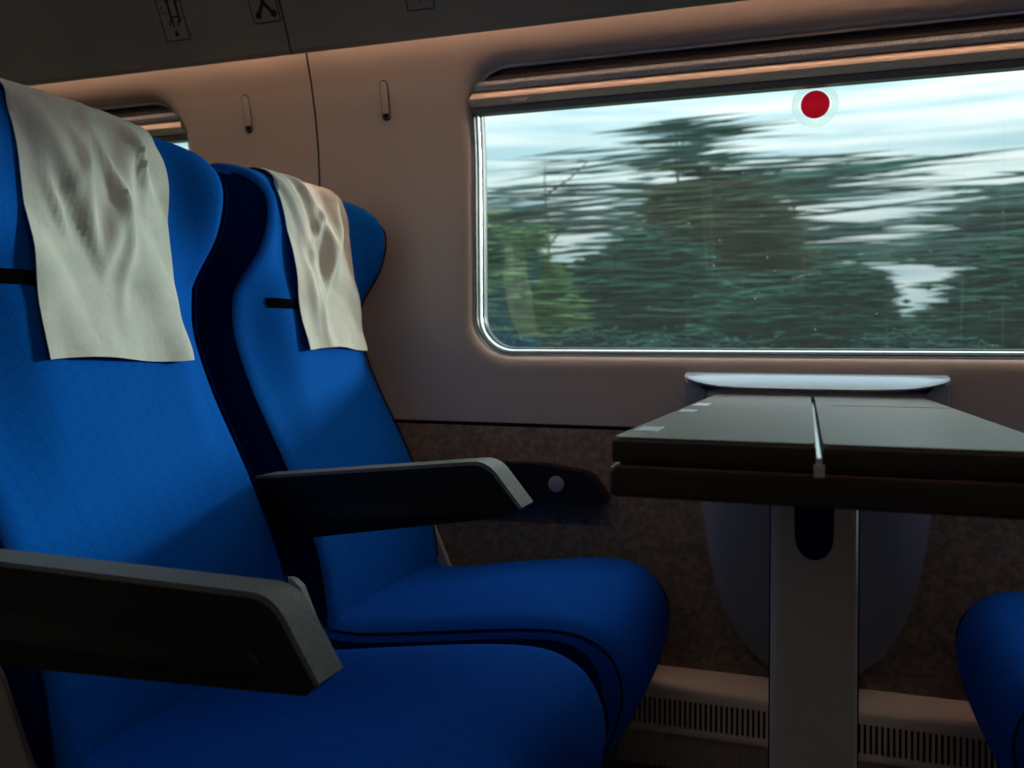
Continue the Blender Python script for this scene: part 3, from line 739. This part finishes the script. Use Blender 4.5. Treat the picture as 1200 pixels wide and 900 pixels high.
# wall console under the window that carries the table
t = thing('wall_console', (.012, 1.98, .16), 'grey shield-shaped console on the window wall, under the silver ledge behind the table', 'wall console')
def shield(g=0):
    half = [(.245 - g, .790), (.242 - g, .66), (.234 - g, .53), (.215 - g, .40), (.188 - g, .30), (.150 - g, .225), (.095 - g * .7, .180), (.04, .163 + g * .6)]
    P = [(.012 + a, z) for a, z in half] + [(.012 - a, z) for a, z in half[::-1]]
    return roundpoly(P, .03, 3)
loops = []
for g, d in ((0, WB + .002), (0, 1.985), (.004, 1.972), (.014, 1.960), (.034, 1.950), (.07, 1.944), (.13, 1.940)):
    l = shield(0); c = (.012, .5)
    loops.append([((x - c[0]) * (1 - g / .26) + c[0], d + .030 * sstep(.55, .16, z), (z - c[1]) * (1 - g / .5) + c[1] if z < .7 else z - .0 * g) for x, z in l])
V, Fc = loft(loops); n = len(loops[0]); Fc += [tuple((len(loops) - 1) * n + i for i in range(n)), tuple(range(n))]
obj('console_body', V, Fc, 'console', t, sharp=50)
# silver ledge: bow-shaped, its lower edge curling up at both ends
V = []; Fc = []; nx = 48
for i in range(nx + 1):
    u = -1 + 2 * i / nx; x = .009 + u * .266; e = abs(u) ** 7; k = abs(u) ** 12
    zb = .789 + .020 * abs(u) ** 5; zt = .8235
    y0 = 1.948 - .0 * u; f0 = 1.930 + .030 * k
    prof = [(WB - .002, zt), (1.995, zt), (1.988, zt - .001), (1.980 * .7 + f0 * .3, zt - .007), (1.98 * .2 + f0 * .8, zb + .011), (f0, zb + .004), (f0 + .003, zb), (WB - .002, zb)]
    V += [(x, a, b) for a, b in prof]
m = 8
for i in range(nx):
    for j in range(m): Fc.append((i * m + j, i * m + (j + 1) % m, (i + 1) * m + (j + 1) % m, (i + 1) * m + j))
Fc += [tuple(range(m)), tuple(nx * m + j for j in range(m))]
obj('ledge', V, Fc, 'ledge', t, sharp=50)
for s in (-1, 1):
    cp = [(.009 + s * a, z) for a, z in ((.266, .812), (.262, .700), (.225, .690), (.215, .788), (.24, .797))]
    obj('ledge_cheek', *prism(cp if s > 0 else cp[::-1], 1.952, WB, r=.006, seg=3), 'console', t)

# ------------------------------------------------------------------ heater casing along the foot of the wall
ht = thing('heater_casing', (-.4, 1.98, FL), 'beige metal heater casing with a slotted grille along the foot of the window wall', 'heater')
hp = [(WB, .150), (1.995, .147), (1.968, .132), (1.960, .126), (1.957, .118), (1.957, .098), (1.963, .098), (1.966, .118), (WB, .13)]
obj('top_cover', *prism(hp, XL + .01, XR - .01, 'x'), 'heater', ht, sharp=50)
lp = [(1.957, .036), (1.9555, .030), (1.957, .022), (1.966, .020), (1.966, .036)]
obj('lower_rail', *prism(lp, XL + .01, XR - .01, 'x'), 'heater', ht, sharp=50)
obj('grille_backing', *box(XL + .01, XR - .01, 1.974, 1.978, .020, .10), 'dark', ht)
bars = []
x = -1.2
while x < 1.3: bars.append(box(x, x + .0058, 1.9575, 1.965, .034, .10)); x += .0112
obj('grille', *join(*bars, box(XL + .02, -1.2, 1.958, 1.964, .034, .1), box(1.3, XR - .02, 1.958, 1.964, .034, .1)), 'heater', ht, smooth=False)
ribs = []; x = -1.2
while x < 1.3: ribs.append(box(x, x + .0055, 1.962, 1.975, FL + .001, .021)); x += .0115
obj('ribbed_kick_panel', *join(*ribs, box(XL + .01, XR - .01, 1.970, 1.985, FL + .001, .0205)), 'ribs', ht, smooth=False)

# ------------------------------------------------------------------ outside: ground, trees, bushes
TH = math.radians(18.6); S_, C_ = math.sin(TH), math.cos(TH)
def P(u, v, D):     # a bearing and height read from the photo, turned into a place at distance D
    a = (u - 600) / 1027; b = (v - 416 + .0062 * (u - 600)) / 1027
    X = D * (a * C_ - S_) / (C_ + a * S_); z = -X * S_ + D * C_
    return X, .86 - b * z
GZ = -1.3
gv = []; gf = []
nx, ny = 60, 40
for j in range(ny + 1):
    for i in range(nx + 1):
        X = -60 + 120 * i / nx; Y = 2.6 + (j / ny) ** 2 * 160
        gv.append((X, Y, GZ + .25 * math.sin(X * .21 + 1) * math.sin(Y * .13) - .2 * math.exp(-((Y - 4) / 2) ** 2)))
for j in range(ny):
    for i in range(nx): a = j * (nx + 1) + i; gf.append((a, a + 1, a + nx + 2, a + nx + 1))
tag(obj('ground', gv, gf, 'grass'), kind='structure')
tag(obj('ground_near', *box(-60, 60, -60, 2.62, -1.55, -1.45), 'grass'), kind='structure')

def foliage(blobs, D, leaf_len, leaf_th, seed, spread=.50):
    """leaf sprays: slim, sideways-reaching three-sided tapers filling each crown lobe"""
    rs = np.random.RandomState(seed); V = []; Fc = []
    sc = D / 10.
    for (u, v, ru, rv, cnt) in blobs:
        X, Z = P(u, v, D); rx = ru / 1027 * D * 1.05; rz = rv / 1027 * D
        for _ in range(cnt):
            p = np.clip(rs.normal(0, spread, 3), -1.6, 1.6)
            r = (p ** 2).sum() ** .5
            c = np.array([X + p[0] * rx, D + p[1] * min(rx, rz) * .9, Z + p[2] * rz])
            L = leaf_len * sc * rs.uniform(.4, 1.5) * (1.1 - .4 * r); T = leaf_th * sc * rs.uniform(.5, 1.6)
            dz = rs.normal(.01, .03); dy = rs.normal(0, .12)
            ax = np.array([1, dy, dz]); ax /= np.linalg.norm(ax)
            s1 = np.array([0, .5, 1.0]) * T; s2 = np.array([0, -1.0, .1]) * T; s3 = np.array([0, .5, -.9]) * T
            b = len(V); m = rs.uniform(-.3, .3)
            V += [tuple(c - ax * L / 2), tuple(c + ax * L * m * .5 + s1), tuple(c + ax * L * m * .5 + s2), tuple(c + ax * L * m * .5 + s3), tuple(c + ax * L / 2)]
            for q in ((0, 1, 2), (0, 2, 3), (0, 3, 1), (4, 2, 1), (4, 3, 2), (4, 1, 3)): Fc.append(tuple(b + k for k in q))
    return V, Fc

def tree(name, label, cat, group, u0, D, blobs, leaf, ll, lt, seed, trunk=.10):
    X0, _ = P(u0, 400, D)
    t = thing(name, (X0, D, GZ - .1), label, cat, group)
    rs = np.random.RandomState(seed + 500)
    top = max(P(u, v, D)[1] for u, v, *_ in blobs)
    parts = [tube([(X0 + .06 * math.sin(k * 1.3), D + .05 * math.cos(k * 1.7), GZ - .15 + (top - GZ + .15) * k / 9) for k in range(10)], [trunk * (1 - .085 * k) for k in range(10)], 8)]
    for (u, v, ru, rv, c) in blobs:
        X, Z = P(u, v, D); z0 = max(GZ + .3, min(Z - .5, top - .6))
        parts.append(tube([(X0, D, z0), ((X0 + X) / 2, D + rs.uniform(-.2, .2), (z0 + Z) / 2 + .05), (X, D + rs.uniform(-.2, .2), Z)], [trunk * .5, trunk * .35, trunk * .15], 6))
    obj('trunk', *join(*parts), 'bark', t)
    obj('foliage', *foliage(blobs, D, ll, lt, seed), leaf, t, smooth=False)
    return t
G = 'trees and bushes outside the window'
tree('bush', 'light green bush outside, low in the left corner of the window', 'bush', G, 600, 8.8, [(585, 298, 40, 32, 420), (600, 345, 46, 50, 900), (632, 382, 42, 30, 500)], 'leafC', .8, .020, 1, .05)
tree('tree', 'thin haze-tinted teal tree outside with wispy branches, left part of the window', 'tree', G, 640, 18, [(640, 230, 90, 30, 34), (690, 190, 70, 26, 10), (600, 255, 60, 14, 16), (665, 262, 80, 14, 34)], 'leafD', 2.4, .017, 2, .045)
tree('tree', 'dense dark green tree outside, filling the lower middle-left of the window', 'tree', G, 720, 10.5, [(738, 352, 76, 48, 1900), (685, 376, 66, 38, 1100), (765, 305, 32, 26, 220), (660, 330, 36, 18, 90)], 'leafA', 1.0, .022, 3)
tree('tree', 'olive brown tree outside in the middle of the window', 'tree', G, 830, 12.6, [(845, 266, 56, 46, 380), (808, 225, 44, 30, 50), (880, 305, 36, 28, 120), (820, 335, 60, 46, 700)], 'leafB', 1.3, .022, 4)
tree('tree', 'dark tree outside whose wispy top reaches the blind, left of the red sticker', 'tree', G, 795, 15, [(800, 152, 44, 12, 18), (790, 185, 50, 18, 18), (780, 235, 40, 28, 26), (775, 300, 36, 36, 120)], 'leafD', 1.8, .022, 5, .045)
tree('tree', 'haze-paled teal tree outside with sparse streaky twigs behind the red sticker', 'tree', G, 930, 22, [(930, 222, 110, 46, 60), (1000, 185, 60, 20, 9), (950, 285, 100, 24, 60)], 'leafD', 2.6, .018, 6, .045)
tree('bush', 'rounded dark bush outside, above the table in the window', 'bush', G, 985, 9.2, [(990, 335, 28, 24, 600), (960, 374, 60, 30, 1300), (1002, 392, 34, 20, 500), (905, 370, 52, 32, 1000)], 'leafA', .7, .020, 7, .06)
tree('tree', 'dark tree outside rising towards the right edge of the window', 'tree', G, 1180, 10.5, [(1210, 352, 60, 44, 1300), (1142, 382, 46, 24, 700), (1108, 400, 36, 12, 260), (1235, 312, 50, 30, 460), (1265, 370, 70, 50, 1000)], 'leafA', .9, .022, 8)
tree('tree', 'haze-tinted teal tree outside with wispy crown above the dark one, right edge of the window', 'tree', G, 1185, 16, [(1198, 238, 66, 34, 110), (1170, 288, 66, 22, 90), (1240, 265, 80, 46, 90)], 'leafD', 1.9, .020, 9, .045)
for k, u in enumerate((560, 690, 800, 1060, 1290)):
    lb = ['low dark hedge bush outside, in the bottom left corner of the window', 'low dark hedge bush outside, along the sill left of the table', 'low dark hedge bush outside, along the sill before the olive tree',
          'low dark hedge bush outside, under the bright gap between the trees', 'low dark hedge bush outside, beyond the right edge of the picture'][k]
    tree('hedge_bush', lb, 'bush', G, u, 7.6 - .35 * (k % 2), [(u, 404, 50, 16, 500), (u + 46, 412, 44, 14, 320)], 'leafA', .24, .020, 20 + k, .04)
for k, (u, D) in enumerate(((470, 12), (380, 16))):
    if k == 0: continue
# far line of woods on the horizon
V, Fc = [], []
rs = np.random.RandomState(5)
far_blobs = []
for k in range(26):
    u = 420 + k * 38; far_blobs.append((u, 400 + rs.uniform(-6, 5), 34, 16, 120))
tag(obj('distant_woods', *foliage(far_blobs, 40, .16, .02, 33), 'leafA', smooth=False), 'distant belt of dark woods along the horizon outside', 'trees', None, 'stuff')

# ------------------------------------------------------------------ light
w = bpy.data.worlds.new('sky'); SC.world = w; w.use_nodes = True; nt = w.node_tree; nt.nodes.clear()
out = nt.nodes.new('ShaderNodeOutputWorld'); bg = nt.nodes.new('ShaderNodeBackground'); nt.links.new(bg.outputs[0], out.inputs[0])
tc = nt.nodes.new('ShaderNodeTexCoord'); mp = nt.nodes.new('ShaderNodeMapping'); mp.inputs['Scale'].default_value = (2.2, 2.2, 34)
nt.links.new(tc.outputs['Generated'], mp.inputs[0])
nz = nt.nodes.new('ShaderNodeTexNoise'); nz.inputs['Scale'].default_value = 1.6; nz.inputs['Detail'].default_value = 5; nz.inputs['Roughness'].default_value = .55
nt.links.new(mp.outputs[0], nz.inputs['Vector'])
cr = nt.nodes.new('ShaderNodeValToRGB'); el = cr.color_ramp.elements
el[0].position = .36; el[0].color = (.56, .72, .79, 1); el[1].position = .60; el[1].color = (1.05, 1.02, 1.0, 1)
nt.links.new(nz.outputs['Fac'], cr.inputs[0]); nt.links.new(cr.outputs[0], bg.inputs[0]); sx = nt.nodes.new('ShaderNodeSeparateXYZ'); nt.links.new(tc.outputs['Generated'], sx.inputs[0])
up = nt.nodes.new('ShaderNodeMapRange'); up.inputs['From Min'].default_value = .12; up.inputs['From Max'].default_value = .9; up.inputs['To Min'].default_value = .86; up.inputs['To Max'].default_value = 4.4
nt.links.new(sx.outputs['Z'], up.inputs['Value']); nt.links.new(up.outputs[0], bg.inputs['Strength'])

sun = bpy.data.lights.new('sun', 'SUN'); sun.energy = 3.0; sun.angle = math.radians(7); sun.color = (1, .97, .90)
so = bpy.data.objects.new('sun', sun); COL.objects.link(so)
dirv = Vector((-.70, -.70, -.20)); so.rotation_euler = dirv.to_track_quat('-Z', 'Y').to_euler(); so.location = (8, 10, 4)

# ------------------------------------------------------------------ camera
cam = bpy.data.cameras.new('camera'); cam.sensor_width = 36; cam.lens = 36 * 1027 / 1200; cam.shift_y = -34 / 1200; cam.clip_start = .02; cam.clip_end = 500
cam.dof.use_dof = True; cam.dof.focus_distance = 1.35; cam.dof.aperture_fstop = 5.0
co = bpy.data.objects.new('camera', cam); COL.objects.link(co); co.location = (0, 0, .86)
co.rotation_euler = (Matrix.Rotation(TH, 4, 'Z') @ Matrix.Rotation(PI / 2, 4, 'X') @ Matrix.Rotation(0.0062, 4, 'Z')).to_euler()
SC.camera = co
vs = SC.view_settings; vs.view_transform = 'Standard'; vs.look = 'None'; vs.gamma = 1; vs.exposure = 0; vs.use_curve_mapping = False
